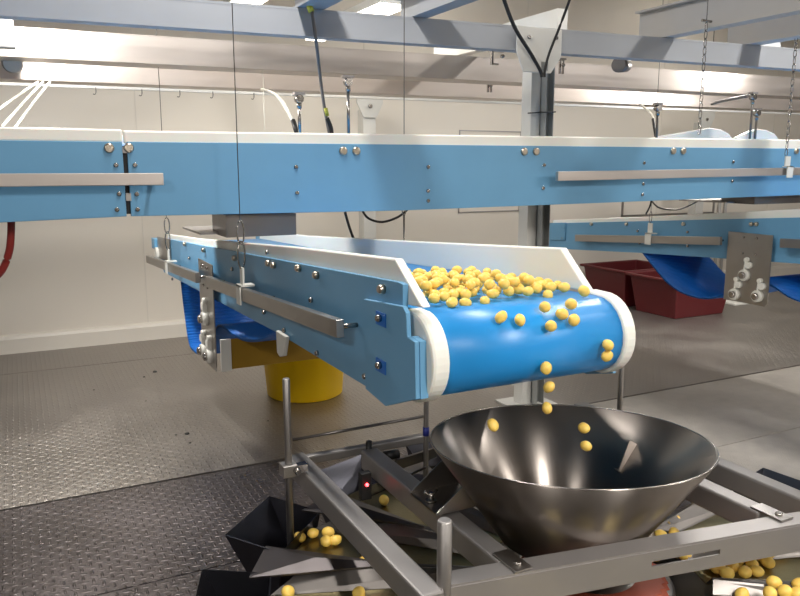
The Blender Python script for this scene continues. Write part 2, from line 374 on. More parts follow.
# ------------------------------------------------------------------ hanging things
def hanger(name, px0, py0, px1, py1, plane, zt, mk_hook, label, cat='wire', r=.0022, hook_z=None):
    """taut wire through a survey point down to its anchor"""
    p = at(px1, py1, **plane); top = Vector((p.x, p.y, zt))
    t = thing(name, p, label, cat)
    b = NB(); tube(b, [p+Vector((0,0,.14 if mk_hook else 0)), top], r, 6); obj('wire', b, 'wire', t)
    if mk_hook:
        b = NB()
        R = .016
        for c, h, w in ((p+Vector((0,0,.035)), .045, .014), (p+Vector((0,0,.105)), .045, .012)):
            tube(b, [c+Vector((math.sin(a)*w, 0, math.cos(a)*h)) for a in [i*2*PI/16 for i in range(17)]], .003, 6, False)
        obj('carabiner', b, 'bolt', t)
    return t
# ------------------------------------------------------------------ near and far discharge conveyors
def knob(parent, p, d, r=.013, th=.012, m='brass_knob', name='knob'):
    b = NB(); disc(b, p, d, r, th, 18); return obj(name, b, m, parent)
def conveyor(X0, W, dy, label, far=False):
    """belt conveyor running along Y; X0 left panel outer face, W width; dy shifts it along Y"""
    XR = X0 + W
    t = thing('belt_conveyor', (X0+W/2, 3.8+dy, 0.9), label, 'conveyor')
    zt = lambda y: 1.325 - .0523*(y-1.877)                 # panel top
    sh = (lambda y: .065-(y-3.12)*.030) if far else (lambda y: 0)
    S = lambda pts: [(y+dy, z+sh(y)) for y, z in pts]
    if not far:
        pan = [(1.877,1.325),(1.877,.99),(2.073,.957),(2.978,.950),(5.74,.865),(5.84,.90),(5.84,1.118)]
    else:
        pan = [(1.877,1.325),(1.877,.99),(2.073,.985),(3.1,.965),(4.47,.935),(5.62,.895),(5.70,.93),(5.70,1.126)]
    dr = Vector((0, 1.835+dy, 1.115+sh(1.835)))                      # drum centre
    for side, xa in (('l', X0), ('r', XR-.015)):
        if side == 'r': pan = [(2.32,1.302),(2.10,1.20),(2.073,.96)] + pan[3:]
        b = NB(); prism(b, S(pan), 'x', xa, xa+.015); sp = obj('side_panel', b, 'blue', t, .002)
        if side == 'l' : left = sp
    # white guards
    b = NB(); prism(b, S([(1.93,1.384),(1.762,1.268),(1.90,1.258),(4.6,1.15),(5.62,1.08),(5.62,1.16),(4.6,1.215),(2.8,1.335)]), 'x', X0+.017, X0+.045); obj('side_guard', b, 'white', t, .005)
    b = NB(); prism(b, S([(2.033,1.372),(1.885,1.243),(2.1,1.235),(4.6,1.12),(5.62,1.08),(5.62,1.16),(4.6,1.205),(3.1,1.30)]), 'x', XR-.048, XR-.018); obj('side_guard', b, 'white', t, .005)
    # belt: loop round the head drum, along the bed and back underneath
    r = .122
    prof = S([(5.6,1.10),(4,1.155),(2.6,1.212)])
    for k in range(13):
        a = math.radians(86 + k*(200/12.)); prof.append((dr.y+math.cos(a)*r, dr.z+math.sin(a)*r))
    prof.append((2.35+dy, 1.0+sh(2.35))); 
    b = NB(); strip(b, [(q[0], q[1]) for q in prof], 'x', X0+.073, XR-.047, .006); obj('belt', b, 'belt', t)
    # drum core and white end discs
    b = NB(); tube(b, [dr+Vector((X0+.075,0,0)), dr+Vector((XR-.051,0,0))], .116, 32); obj('drum', b, 'steel_dull', t)
    def dpts(R, back): 
        pts = [(dr.y+math.cos(math.radians(a))*R, dr.z+math.sin(math.radians(a))*R) for a in range(98, 263, 9)]
        return pts + [(dr.y+back, dr.z-R), (dr.y+back, dr.z+R)]
    b = NB(); prism(b, dpts(.133, .04), 'x', X0+.018, X0+.074); obj('end_disc', b, 'white', t, .010)
    b = NB(); prism(b, dpts(.133, .06), 'x', XR-.048, XR-.017 if False else XR-.002); obj('end_disc', b, 'white', t, .008)
    # take-up plates on the left panel
    if not far:
        tk = [(2.083,1.245),(1.816,1.266),(1.797,1.25),(1.790,1.185),(1.745,1.18),(1.738,1.02),(1.93,.945),(2.073,.960)]
        b = NB()
        prism(b, tk, 'x', X0-.016, X0-.002); o = obj('take_up_plate', b, 'blue', t, .002)
        for zz in (1.186, 1.055):
            c = at(381, 319 if zz > 1.1 else 366, X=X0-.017)
            b = NB(); box(b, c+Vector((-.002,-.033,-.02)), c+Vector((.0005,.033,.02))); obj('slot', b, 'belt_dark', o)
            knob(o, c+Vector((-.001,0,.003)), (-1,0,0), .011, .016, 'bolt', 'bolt')
        b = NB(); prism(b, [(1.79,1.185),(1.742,1.18),(1.735,1.02),(1.775,1.005)], 'x', X0-.002, X0+.022); obj('edge_strip', b, 'blue', o)
        b = NB(); prism(b, [(1.877,1.325),(1.845,1.322),(1.845,1.24),(1.877,1.24)], 'x', X0-.001, X0+.016); obj('edge_strip', b, 'blue', o)
    b = NB(); prism(b, S([(2.12,1.20),(1.93,1.20),(1.80,.98),(1.93,.945),(2.073,.960)]), 'x', XR+.001, XR+.014); obj('take_up_plate', b, 'blue', t, .002)
    # knobs and bolts on the left panel
    if not far:
        kn = [(384,289),(318,275),(300,268),(205,250) ,(186,244),(275,265),(270,263),(236,258)]
        bo = [(312,300),(366,376),(165,250),(173,279),(233,269),(285,330),(268,252),(190,258),(151,262),(265,312),(204,291),(318,353)]
        kn = [at(x,y,X=X0) for x,y in kn]; bo = [at(x,y,X=X0) for x,y in bo]
    else:
        kn = [at(x,y,X=X0) for x,y in ((684,224),(752,224),(757,224),(627,224),(592,224))]; bo = [at(x,y,X=X0) for x,y in ((638,231),(688,232),(640,243),(688,246),(748,236),(565,228),(563,238))]
    for p in kn: knob(t, p, (-1,0,0), .014, .02)
    for p in bo: knob(t, p, (-1,0,0), .010, .012, 'bolt', 'bolt')
    # stainless hanging rails on stand-offs, with their white hooks
    if not far: rails = [(Vector((X0-.075,2.13,1.148)), Vector((X0-.075,3.95,1.048)), .05), (Vector((X0-.075,4.20,1.035)), Vector((X0-.075,5.98,.945)), .05)]
    else:
        rails = [(at(576,238,X=X0-.075)+Vector((0,0,0)), at(721,241,X=X0-.075), .05), (at(781,243,X=X0-.075), Vector((X0-.075,2.15,1.22)), .05)]
    for a, c, h in rails:
        b = NB(); bar(b, a, c, .028, h+.008); rl = obj('hanging_rail', b, 'steel', t, .003)
        for f in (.02, .5, .97):
            q = a.lerp(c, f); b = NB(); tube(b, [q+Vector((.01,0,0)), q+Vector((.078,0,0))], .008, 10); obj('stand_off', b, 'bolt', rl)
    if not far: rr = [(Vector((XR+.06,2.2,1.148)), Vector((XR+.06,5.6,.96)), .05)]
    else: rr = [(Vector((XR+.06,2.2,1.22)), Vector((XR+.06,5.2,.99)), .05)]
    for a, c, h in rr:
        b = NB(); bar(b, a, c, .028, h+.008); rl = obj('hanging_rail', b, 'steel', t, .003)
        for f in (.02, .5, .97):
            q = a.lerp(c, f); b = NB(); tube(b, [q+Vector((-.01,0,0)), q+Vector((-.065,0,0))], .008, 10); obj('stand_off', b, 'bolt', rl)
    # drive plate with white sprocket bearings
    if not far: ya, yb, za, zb = 4.02, 4.36, .53, 1.125
    else: ya, yb, za, zb = 3.27, 3.62, .72, 1.20
    xs = X0-.03
    b = NB(); prism(b, [(ya,zb),(ya,za+.02),(ya+.02,za),(yb,za),(yb,zb)], 'x', xs-.006, xs); dp = obj('drive_plate', b, 'steel', t, .002)
    sc = 1.0
    if far: cs = [at(745,275,X=xs-.01), at(735,294,X=xs-.01), at(758,296,X=xs-.01)]
    else: cs = [Vector((xs-.01,4.27,.60)), Vector((xs-.01,4.12,.60)), Vector((xs-.01,4.2,.80))]
    for i, c in enumerate(cs):
        b = NB(); tube(b, [c+Vector((.004,0,0)), c+Vector((-.025,0,0))], [.042,.038], 20)
        q = c+Vector((0, -.03 if far else .02, .07)); tube(b, [q+Vector((.004,0,0)), q+Vector((-.02,0,0))], [.024,.022], 16)
        q2 = c+Vector((0, -.01, .105)); tube(b, [q2+Vector((.004,0,0)), q2+Vector((-.02,0,0))], [.018,.016], 14)
        bar(b, c+Vector((-.004,0,0)), q2+Vector((-.004,0,0)), .012, .03, (1,0,0))
        br = obj('sprocket_bearing', b, 'white_part', dp)
        b = NB(); disc(b, c+Vector((-.025,0,0)), (-1,0,0), .024, .02); obj('nut', b, 'bolt', br)
    for dz in (.03, .14):
        for yy in (ya+.12, ya+.22): knob(dp, (xs-.006, yy, zb-dz), (-1,0,0), .008, .008, 'bolt', 'bolt')
    # return belt hanging slack
    if not far: sag = [(5.28,.885),(5.22,.70),(5.10,.47),(4.93,.44),(4.68,.48),(4.42,.60),(4.28,.72),(4.12,.765),(3.9,.765),(3.65,.785),(3.35,.85),(3.05,.958)]
    else: sag = [(4.50,.98),(4.35,.86),(4.2,.755),(4.03,.695),(3.82,.69),(3.62,.77),(3.45,.88),(3.3,.86),(3.1,.79),(2.8,.80),(2.4,1.02)]
    for sg in (sag,):
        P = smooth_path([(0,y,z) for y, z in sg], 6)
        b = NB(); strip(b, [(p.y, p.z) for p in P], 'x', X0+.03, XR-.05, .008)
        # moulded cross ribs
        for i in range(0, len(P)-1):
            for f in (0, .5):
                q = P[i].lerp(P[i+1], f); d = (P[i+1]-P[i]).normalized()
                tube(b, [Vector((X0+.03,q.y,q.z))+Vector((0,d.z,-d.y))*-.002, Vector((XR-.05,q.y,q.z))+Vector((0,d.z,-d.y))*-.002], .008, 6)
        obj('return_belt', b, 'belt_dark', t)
    # far end plate and tail drum
    b = NB(); box(b, (X0+.017,5.60+dy,.93), (XR-.017,5.62+dy,1.07)); obj('end_plate', b, 'white_part', t)
    b = NB(); prism(b, S([(5.40,1.145),(5.90,1.12),(5.90,.96),(5.40,.985)]), 'x', X0-.012, X0-.001); obj('tail_plate', b, 'blue' if far else 'steel', t, .002)
    b = NB(); box(b, (X0-.03,5.93+dy,1.02), (X0+.02,6.06+dy,1.10)); obj('tail_bracket', b, 'blue', t, .002)
    b = NB(); tube(b, [(X0-.03,5.90+dy,.99),(XR+.02,5.90+dy,.99)], .05, 24); obj('tail_drum', b, 'white_part', t)
    if not far:
        b = NB(); box(b, (X0+.022,3.99,.545), (XR-.05,4.0,.715)); box(b, (X0+.16,4.0,.545), (XR-.05,4.20,.553)); obj('drip_tray', b, 'tray_reflection', t, .002)
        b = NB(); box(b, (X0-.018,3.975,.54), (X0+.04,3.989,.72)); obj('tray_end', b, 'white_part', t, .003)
        b = NB(); c = at(281,345,X=X0-.02); prism(b, [(c.y-.07,c.z+.05),(c.y+.06,c.z+.05),(c.y+.055,c.z-.045),(c.y+.02,c.z-.055),(c.y-.03,c.z-.04)], 'x', X0-.022, X0-.004); obj('wear_tab', b, 'white_part', t, .004)
    return t
NEAR = conveyor(.95, .75, 0, 'nearest blue-sided belt conveyor dropping potatoes off its blue drum end')
FAR = conveyor(4.45, .75, 0, 'smaller-looking blue-sided conveyor at far right with the hanging steel plate', True)
# ------------------------------------------------------------------ main cross conveyor
Y0, Y1 = 3.50, 3.98
t = thing('belt_conveyor', (2.5,3.74,1.44), 'long blue-sided conveyor with white guards crossing the whole picture overhead', 'conveyor')
zt = lambda x: 1.752 + .003*x
b = NB(); prism(b, [(-2.4,1.40),(-.06,1.420),(.433,1.430),(.433,1.752),(-2.4,1.750)], 'y', Y0, Y0+.015); p1 = obj('side_panel', b, 'blue', t, .002)
b = NB(); prism(b, [(.452,1.430),(1.783,1.420),(3.13,1.430),(5.0,1.445),(13.95,1.49),(13.95,1.80),(.452,1.753)], 'y', Y0, Y0+.015); p2 = obj('side_panel', b, 'blue', t, .002)
b = NB(); box(b, (-2.4,Y1-.015,1.445), (13.95,Y1,1.755)); obj('side_panel', b, 'blue', t, .002)
for x0, x1 in ((-2.4,.436),(.440,13.95)):
    b = NB(); prism(b, [(x0,1.745),(x1,1.748+.003*x1),(x1,1.803+.006*x1),(x0,1.801)], 'y', Y0+.003, Y0+.028); obj('side_guard', b, 'white', t, .008)
    b = NB(); prism(b, [(x0,1.745),(x1,1.748),(x1,1.798),(x0,1.798)], 'y', Y1-.028, Y1-.003); obj('side_guard', b, 'white', t, .008)
b = NB(); box(b, (-2.4,Y0+.03,1.66), (13.95,Y1-.03,1.668)); obj('belt', b, 'belt', t)
b = NB(); box(b, (-2.4,Y0+.016,1.44), (13.95,Y1-.016,1.446)); obj('bottom_pan', b, 'steel_dull', t)
b = NB(); box(b, (.434,Y0+.014,1.44), (.452,Y0+.03,1.735)); obj('joint_gasket', b, 'black', t)
for (x, z, l) in ((.443,1.722,.018),(.445,1.52,.022)):
    b = NB(); box(b, (x-.011,Y0-.004,z-l), (x+.011,Y0+.01,z+l-.01)); obj('joint_clip', b, 'steel_dull', t)
for x, z in ((.378,1.725),(.458,1.726),(1.466,1.722),(1.537,1.722),(2.563,1.728),(2.646,1.729),(3.709,1.741),(3.796,1.742),(4.887,1.75)):
    knob(t, (x,Y0,z), (0,-1,0), .021, .012)
for x, z in ((.402,1.653),(.480,1.653),(.407,1.529),(.480,1.527),(.394,1.461),(.480,1.460),(1.22,1.644),(1.222,1.52),(1.949,1.644),(1.949,1.519),(1.95,1.467),(2.706,1.654),(2.704,1.524),(3.47,1.667),(3.472,1.539),(3.47,1.474),(4.261,1.675),(4.265,1.55)):
    knob(t, (x,Y0,z), (0,-1,0), .010, .008, 'bolt', 'bolt')
for a, c in (((-1.2,3.40,1.595),(.58,3.40,1.593)), ((2.72,3.40,1.592),(9.2,3.40,1.655))):
    a, c = Vector(a), Vector(c)
    b = NB(); bar(b, a, c, .024, .052); rl = obj('hanging_rail', b, 'steel_x', t, .003)
    for f in (.04, .35, .65, .98):
        q = a.lerp(c, f); b = NB(); tube(b, [q, q+Vector((0,.1,0))], .009, 10); obj('stand_off', b, 'bolt', rl)
# rounded white guards standing behind, at right
for pts, lab in (([(3.915,1.60),(3.915,1.83),(4.45,1.905),(4.58,1.922),(4.70,1.915),(4.79,1.885),(4.85,1.83),(4.85,1.60)], 'left'), ([(4.87,1.60),(4.87,1.86),(5.0,1.905),(5.10,1.925),(5.2,1.922),(5.30,1.895),(5.38,1.83),(5.38,1.60)], 'right')):
    b = NB(); prism(b, pts, 'y', 3.985, 4.02, True)
    single('chute_guard', b, 'white', (pts[0][0],3.985,1.60), 'rounded white plastic guard rising behind the top conveyor, %s one of two' % lab, 'guard', 'rounded white guards behind the top conveyor', .008)
# chute hoods hanging under the main conveyor
def hood(x0, x1, z0, label):
    t = thing('chute_hood', ((x0+x1)/2, 3.72, z0), label, 'chute')
    b = NB(); y0, y1 = 3.56, 3.84; th = .004; zt_ = 1.418 if x0 < 2 else 1.438
    box(b, (x0,y0,z0), (x1,y0+th,zt_)); box(b, (x0,y1-th,z0), (x1,y1,zt_)); box(b, (x0,y0+th,z0), (x0+th,y1-th,zt_)); box(b, (x1-th,y0+th,z0), (x1,y1-th,zt_))
    obj('hood_panel', b, 'steel_dark', t)
    b = NB(); box(b, (x0-.09,3.72,z0+.004), (x0-.002,4.15,z0+.014)); box(b, (x0-.002,3.85,z0+.004), (x1,4.15,z0+.014)); obj('side_flange', b, 'steel_dull', t)
hood(.885, 1.235, 1.312, 'small steel chute box between the top conveyor and the nearest conveyor')
hood(4.58, 5.1, 1.385, 'steel chute box between the top conveyor and the far right conveyor')
# ------------------------------------------------------------------ wires, chains, rods
def white_hook(p, label, axis='x'):
    t = None
    b = NB()
    if axis == 'x':
        box(b, p+Vector((-.024,-.03,-.045)), p+Vector((-.017,.03,.045))); box(b, p+Vector((-.024,-.03,.036)), p+Vector((.045,.03,.044))); box(b, p+Vector((-.006,-.022,.044)), p+Vector((.002,.022,.12)))
    else:
        box(b, p+Vector((-.03,-.020,-.04)), p+Vector((.03,-.014,.035))); box(b, p+Vector((-.03,-.020,.029)), p+Vector((.03,.02,.035))); box(b, p+Vector((-.045,-.012,.035)), p+Vector((.005,-.004,.10)))
    return single('rail_hook', b, 'white_part', p, label, 'hook')
for (px, py, X, zt_, lab, hk) in ((243,288,.875,4.0,'near','front left'), (169,258,.875,4.0,'near','rear left')):
    p = at(px, py, X=X); q = None
    # rail height at that place
    f = (p.y-2.13)/(3.95-2.13); z = 1.148-.10*f if p.y < 4.05 else 1.035-.08*(p.y-4.2)/1.52
    p = Vector((X, p.y, z))
    white_hook(p, 'white hook on the nearest conveyor\'s left rail, ' + ('below the chute box' if hk == 'front left' else 'at its far end'))
    w = hanger('suspension_wire', 0,0,0,0, {'Z': 0}, 4.0, True, '', 'wire') if False else None
    T = thing('suspension_wire', p+Vector((0,0,.115)), 'hooked thin wire holding the nearest conveyor\'s left rail, ' + ('passing before the top conveyor' if hk == 'front left' else 'passing behind the top conveyor'), 'wire')
    b = NB(); tube(b, [p+Vector((-.002,0,.325)), Vector((p.x-.002, p.y, 4.0))], .0022, 6); obj('wire', b, 'wire', T)
    b = NB()
    for zc, hh in ((.175,.062),(.275,.052)):
        tube(b, [p+Vector((-.002+math.sin(a)*.016, 0, zc+math.cos(a)*hh)) for a in [i*2*PI/16 for i in range(17)]], .004, 6, False)
    obj('carabiner', b, 'bolt', T)
def wire(x, y, z0, z1, label, hook=True, r=.0022, name='suspension_wire', cat='wire', m='wire'):
    T = thing(name, (x,y,z0), label, cat)
    b = NB(); tube(b, [(x,y,z0+(.09 if hook else 0)), (x,y,z1)], r, 8); obj('wire' if r < .005 else 'rod', b, m, T)
    if hook:
        b = NB()
        for zc in (.035,):
            tube(b, [Vector((x+math.sin(a)*.013, y, z0+zc+.01+math.cos(a)*.045)) for a in [i*2*PI/16 for i in range(17)]], .003, 6, False)
        obj('carabiner', b, 'bolt', T)
    return T
wire(1.905, at(404,225,X=1.905).y, 1.38, 4.0, 'thin wire in front of the top conveyor holding the nearest conveyor\'s right rail')
b = NB(); q = Vector((1.905, at(404,225,X=1.905).y, 1.10)); box(b, q+Vector((-.02,-.01,-.05)), q+Vector((.02,.01,-.045))); tube(b, [q+Vector((0,0,-.045)), q+Vector((0,0,.285))], .005, 8)
single('rail_hook', b, 'bolt', q, 'steel eye rod rising from the nearest conveyor\'s right rail', 'hook')
wire(at(263,60,Y=4.9).x, 4.91, 1.46, 2.27, 'thin white wire hanging from a clip on the upper channel, left of the yellow-tied cable', m='white_hose')
# far conveyor hanger
p = at(650, 236, X=4.375); white_hook(Vector((4.375,p.y,p.z-.02)), 'white hook on the far right conveyor\'s rail')
wire(4.37, p.y, p.z+.10, 4.0, 'thin wire holding the far right conveyor\'s rail', True)
p = at(786, 166, Y=3.40); white_hook(Vector((p.x,3.385,1.612)), 'white hook on the top conveyor\'s right rail', 'y')
# threaded rods holding main conveyor
def rod(px, py, Y, zb, label, dark=False):
    p = at(px, py, Y=Y); T = thing('threaded_rod', (p.x, Y, zb), label, 'rod', None)
    b = NB(); tube(b, [(p.x,Y,zb),(p.x,Y,p.z)], .009, 10); obj('shank', b, 'wire' if dark else 'bolt', T)
    b = NB(); tube(b, [(p.x,Y-.02,p.z),(p.x,Y+.02,p.z)], .022, 16); tube(b, [(p.x,Y,p.z-.05),(p.x,Y,p.z-.02)], .014, 6); obj('rod_eye', b, 'bolt', T)
    b = NB(); box(b, (p.x-.03,Y-.02,p.z+.02), (p.x+.03,Y+.02,p.z+.035)); obj('clevis', b, 'steel_dull', T)
rod(348, 82, 3.96, 1.79, 'steel threaded rod with a ball eye, the taller one right of the yellow-tied cable')
rod(299, 99, 3.965, 1.79, 'shorter steel rod with an eye, left of the yellow-tied cable')
rod(753, 97, 3.96, 1.79, 'dark threaded rod with a pale eye above the top conveyor at far right', True)
rod(658, 108, 3.965, 1.79, 'dark rod on a clamp above the top conveyor, right of the tall column', True)
rod(757, 113, 3.97, 1.79, 'short dark pin behind the far right threaded rod', True)
# chains
def chain(px, Y, pyt, pyb, label, links):
    top = at(px, pyt, Y=Y); bot = at(px-1, pyb, Y=Y); top.x = bot.x
    T = thing('suspension_chain', bot, label, 'chain')
    n = int((top.z-bot.z)/.045)
    for i in range(n):
        c = Vector((bot.x, Y, bot.z + (i+.5)*(top.z-bot.z)/n)); b = NB(); h = .028
        big = i in links
        w = .010 if not big else .012
        hx = (1,0) if i % 2 else (0,1)
        if big: h = .03
        tube(b, [c+Vector((math.sin(a)*w*hx[0], math.sin(a)*w*hx[1], math.cos(a)*h)) for a in [k*2*PI/12 for k in range(13)]], .0028, 5, False)
        obj('chain_link', b, 'bolt', T)
    b = NB(); tube(b, [(bot.x-.04,Y,top.z+.01),(bot.x+.04,Y,top.z+.01)], .008, 8); tube(b, [(bot.x,Y,top.z+.01),(bot.x,Y,4.0)], .003, 6); obj('top_pin', b, 'bolt', T)
chain(700, 3.36, 22, 134, 'steel suspension chain above the top conveyor, left of two at right', (3,9))
chain(787, 3.38, 12, 156, 'steel suspension chain reaching the white hook at right', (3,9))
# hoses and cables
def hose(name, pts, r, m, label, cat='cable', group=None):
    b = NB(); P = smooth_path(pts); tube(b, P, r, 10); return single(name, b, m, P[0], label, cat, group)
hose('power_cable', [at(500,-12,Y=3.6), at(514,26,Y=3.7), at(531,54,Y=3.76), at(540,70,Y=3.768), at(542,77,Y=3.768)], .011, 'black', 'thick black cable slanting down from upper left to the tall column')
hose('power_cable', [at(574,-12,Y=3.6), at(560,26,Y=3.7), at(549,54,Y=3.76), at(545,70,Y=3.772), at(544.5,77,Y=3.772)], .008, 'black', 'slimmer black cable slanting down from upper right to the tall column')
t = thing('signal_cable', at(311,4,Y=3.9), 'grey and blue cable tied with yellow sleeving hanging over the grey beam', 'cable')
b = NB(); tube(b, smooth_path([at(308,-6,Y=3.9), at(311,6,Y=3.88), at(316,40,Y=3.86), at(320,75,Y=4.05), at(324,105,Y=4.05), at(330,137,Y=4.05)]), .009, 10); obj('sheath', b, 'blue_hose', t)
b = NB(); tube(b, [at(308,2,Y=3.88), at(311.5,12,Y=3.87)], .016, 12); obj('sleeve', b, 'yellow_wire', t)
b = NB(); tube(b, [at(325.5,108,Y=4.04), at(327.5,116,Y=4.04)], .011, 12); obj('sleeve', b, 'yellow_wire', t)
b = NB(); tube(b, smooth_path([at(327,118,Y=4.03), at(331,128,Y=4.03), at(332,140,Y=4.03)]), .012, 10); obj('plug', b, 'black', t)
t = thing('air_hose', at(266,92,Y=5.4), 'curved white hose with a black end going down behind the top conveyor', 'hose')
b = NB(); tube(b, smooth_path([at(262,90,Y=5.2), at(276,95,Y=4.8), at(286,108,Y=4.4), at(293,121,Y=4.25)]), .013, 10); obj('sheath', b, 'white_hose', t)
b = NB(); tube(b, [at(293,120,Y=4.25), at(298,137,Y=4.2)], .014, 10); obj('plug', b, 'black', t)
for i, (x0, x1, yb) in enumerate(((38,-6,113),(43,2,127),(50,12,132))):
    P = [at(x0,82,Y=5.5), at((x0+x1)/2,82+(yb-82)*.48,Y=5.2), at(x1,yb,Y=4.9)]
    hose('air_hose', P, .008, 'white_hose', 'pale hose hanging diagonally at the left edge, %s of three' % ('leftmost', 'middle', 'rightmost')[i], 'hose', 'pale hoses at the left edge')
hose('air_hose', [(-.02,3.7,1.43), at(11,235,Y=3.7), at(9,252,Y=3.72), at(2,270,Y=3.75), at(-14,286,Y=3.8)], .016, 'red_hose', 'red hose curving out from under the top conveyor at the left edge', 'hose')
hose('power_cable', [at(345,212,Y=3.99), at(349,226,Y=4.0), at(354,240,Y=4.02), at(360,256,Y=4.1)], .008, 'black', 'black cable hanging below the top conveyor, above the nearest conveyor\'s far guard')
hose('power_cable', [at(361,208,Y=3.99), at(368,218,Y=4.0), at(382,222,Y=4.0), at(398,217,Y=4.0), at(408,209,Y=3.99)], .007, 'black', 'black cable in a shallow loop under the top conveyor')
hose('power_cable', [at(650,199,Y=3.99), at(660,208,Y=4.0), at(680,209,Y=4.0), at(700,200,Y=3.99)], .006, 'wire', 'grey cable looping under the top conveyor at right')
hose('power_cable', [at(652,198,Y=3.95), at(650,206,Y=3.96), at(646,214,Y=4.0)], .006, 'black', 'short dark cable tail under the top conveyor at right')
t = thing('power_cable', at(640,104,Y=4.8), 'short cable above the top conveyor, white above and black below', 'cable')
b = NB(); tube(b, smooth_path([at(640,104,Y=4.6), at(650,113,Y=4.4), at(654,120,Y=4.3)]), .009, 8); obj('sheath', b, 'white_hose', t)
b = NB(); tube(b, [at(653,119,Y=4.3), at(656,138,Y=4.2)], .011, 8); obj('plug', b, 'black', t)
hose('air_hose', [at(712,104,Y=4.6), at(722,101,Y=4.4), at(748,96,Y=4.0)], .012, 'blue_hose', 'blue hose reaching left from the far right threaded rod', 'hose')
for px in (96, 142, 180, 213, 254):
    p = at(px, 89+px*.032, Y=5.5); b = NB(); P = smooth_path([p+Vector((0,0,.03)), p, p+Vector((-.008,0,-.015)), p+Vector((-.02,0,-.012))], 4); tube(b, P, .0035, 6)
    single('rail_clip', b, 'wire', p, 'small dark wire clip hanging from the thin cream rail at upper left', 'clip', 'wire clips on the cream rail')
# ------------------------------------------------------------------ floor things
t = thing('plastic_tub', (1.80,5.08,0), 'round bright yellow plastic tub on the tread plate floor under the conveyor', 'tub')
b = NB(); lathe(b, [(0,.0),(.26,0),(.275,.01),(.305,.40),(.32,.40),(.32,.42),(.297,.42),(.265,.02),(0,.02)], (1.80,5.08,0), 48); obj('body', b, 'yellow', t)
b = NB(); tube(b, [Vector((1.80+math.cos(a)*.318, 5.08+math.sin(a)*.318, .395)) for a in [k*2*PI/48 for k in range(49)]], .008, 8, False); obj('rim', b, 'yellow', t)
def tub(x0, y0, x1, y1, h, label):
    t = thing('storage_bin', ((x0+x1)/2,(y0+y1)/2,0), label, 'bin', 'maroon storage bins')
    cx, cy = (x0+x1)/2, (y0+y1)/2; w, d = (x1-x0)/2, (y1-y0)/2; b = NB()
    rings = []
    for s, z in ((.86,0),(1,h),(1.045,h),(1.045,h-.03),(1.03,h-.03),(1.03,h-.01)): pass
    def ring(s, z):
        return [b.verts.new((cx+sx*(w*s if s <= 1 else w+(s-1)), cy+sy*(d*s if s <= 1 else d+(s-1)), z)) for sx, sy in ((-1,-1),(1,-1),(1,1),(-1,1))]
    R = [ring(.84,0), ring(.99,h-.03), ring(1.035,h-.03), ring(1.035,h), ring(.97,h), ring(.82,.02)]
    b.faces.new(R[0][::-1]); b.faces.new(R[-1])
    for p, q in zip(R, R[1:]):
        for k in range(4): b.faces.new((p[k], p[(k+1)%4], q[(k+1)%4], q[k]))
    obj('body', b, 'maroon', t, .012)
    b = NB(); box(b, (cx-.08,y0-.032,h-.08), (cx+.08,y0-.012,h-.035)); obj('handle', b, 'maroon', t, .005)
tub(6.24, 5.72, 7.12, 6.42, .44, 'front maroon plastic bin, nearer the hanging steel plate')
tub(6.24, 6.50, 7.12, 7.22, .45, 'rear maroon plastic bin, against the wall behind the other')
p = at(742, 303, Z=0); b = NB(); box(b, p+Vector((-.25,-.1,0)), p+Vector((.35,.25,.03))); single('plastic_sheet', b, 'white_part', p, 'flat white tray on the floor below the hanging steel plate', 'tray', None, .008)
for (px, py, s) in ((155,372,.018),(144,377,.010),(187,434,.016),(176,435,.008),(190,443,.009),(94,390,.007),(29,446,.007),(146,401,.006),(268,421,.007)):
    p = at(px, py, Z=0); b = NB(); bmesh.ops.create_icosphere(b, subdivisions=2, radius=s)
    for v in b.verts: v.co *= 1+.35*noise.noise(v.co*60+p); v.co.z = max(v.co.z*.6, -.0)
    bmesh.ops.translate(b, verts=b.verts, vec=p)
    single('dirt_clod', b, 'black', p, 'small dark clod of dirt on the tread plate floor', 'dirt', 'dirt clods on the floor')
# ------------------------------------------------------------------ bowl
BC = Vector((1.505,1.775,0)); BR, BZ = .438, .795
t = thing('hopper_bowl', (BC.x,BC.y,.50), 'wide conical stainless bowl under the belt end catching potatoes', 'bowl')
TB = Matrix.Translation(Vector((BC.x,BC.y,BZ))) @ Matrix.Rotation(math.radians(-3.6), 4, _rt) @ Matrix.Translation(-Vector((BC.x,BC.y,BZ)))
def tilt(b): bmesh.ops.transform(b, matrix=TB, verts=b.verts); return b
b = NB(); lathe(b, [(BR,BZ),(BR+.003,BZ-.002),(.215,.475),(.20,.465),(.20,.475),(.431,BZ-.001)], (BC.x,BC.y,0), 128, True); tilt(b)
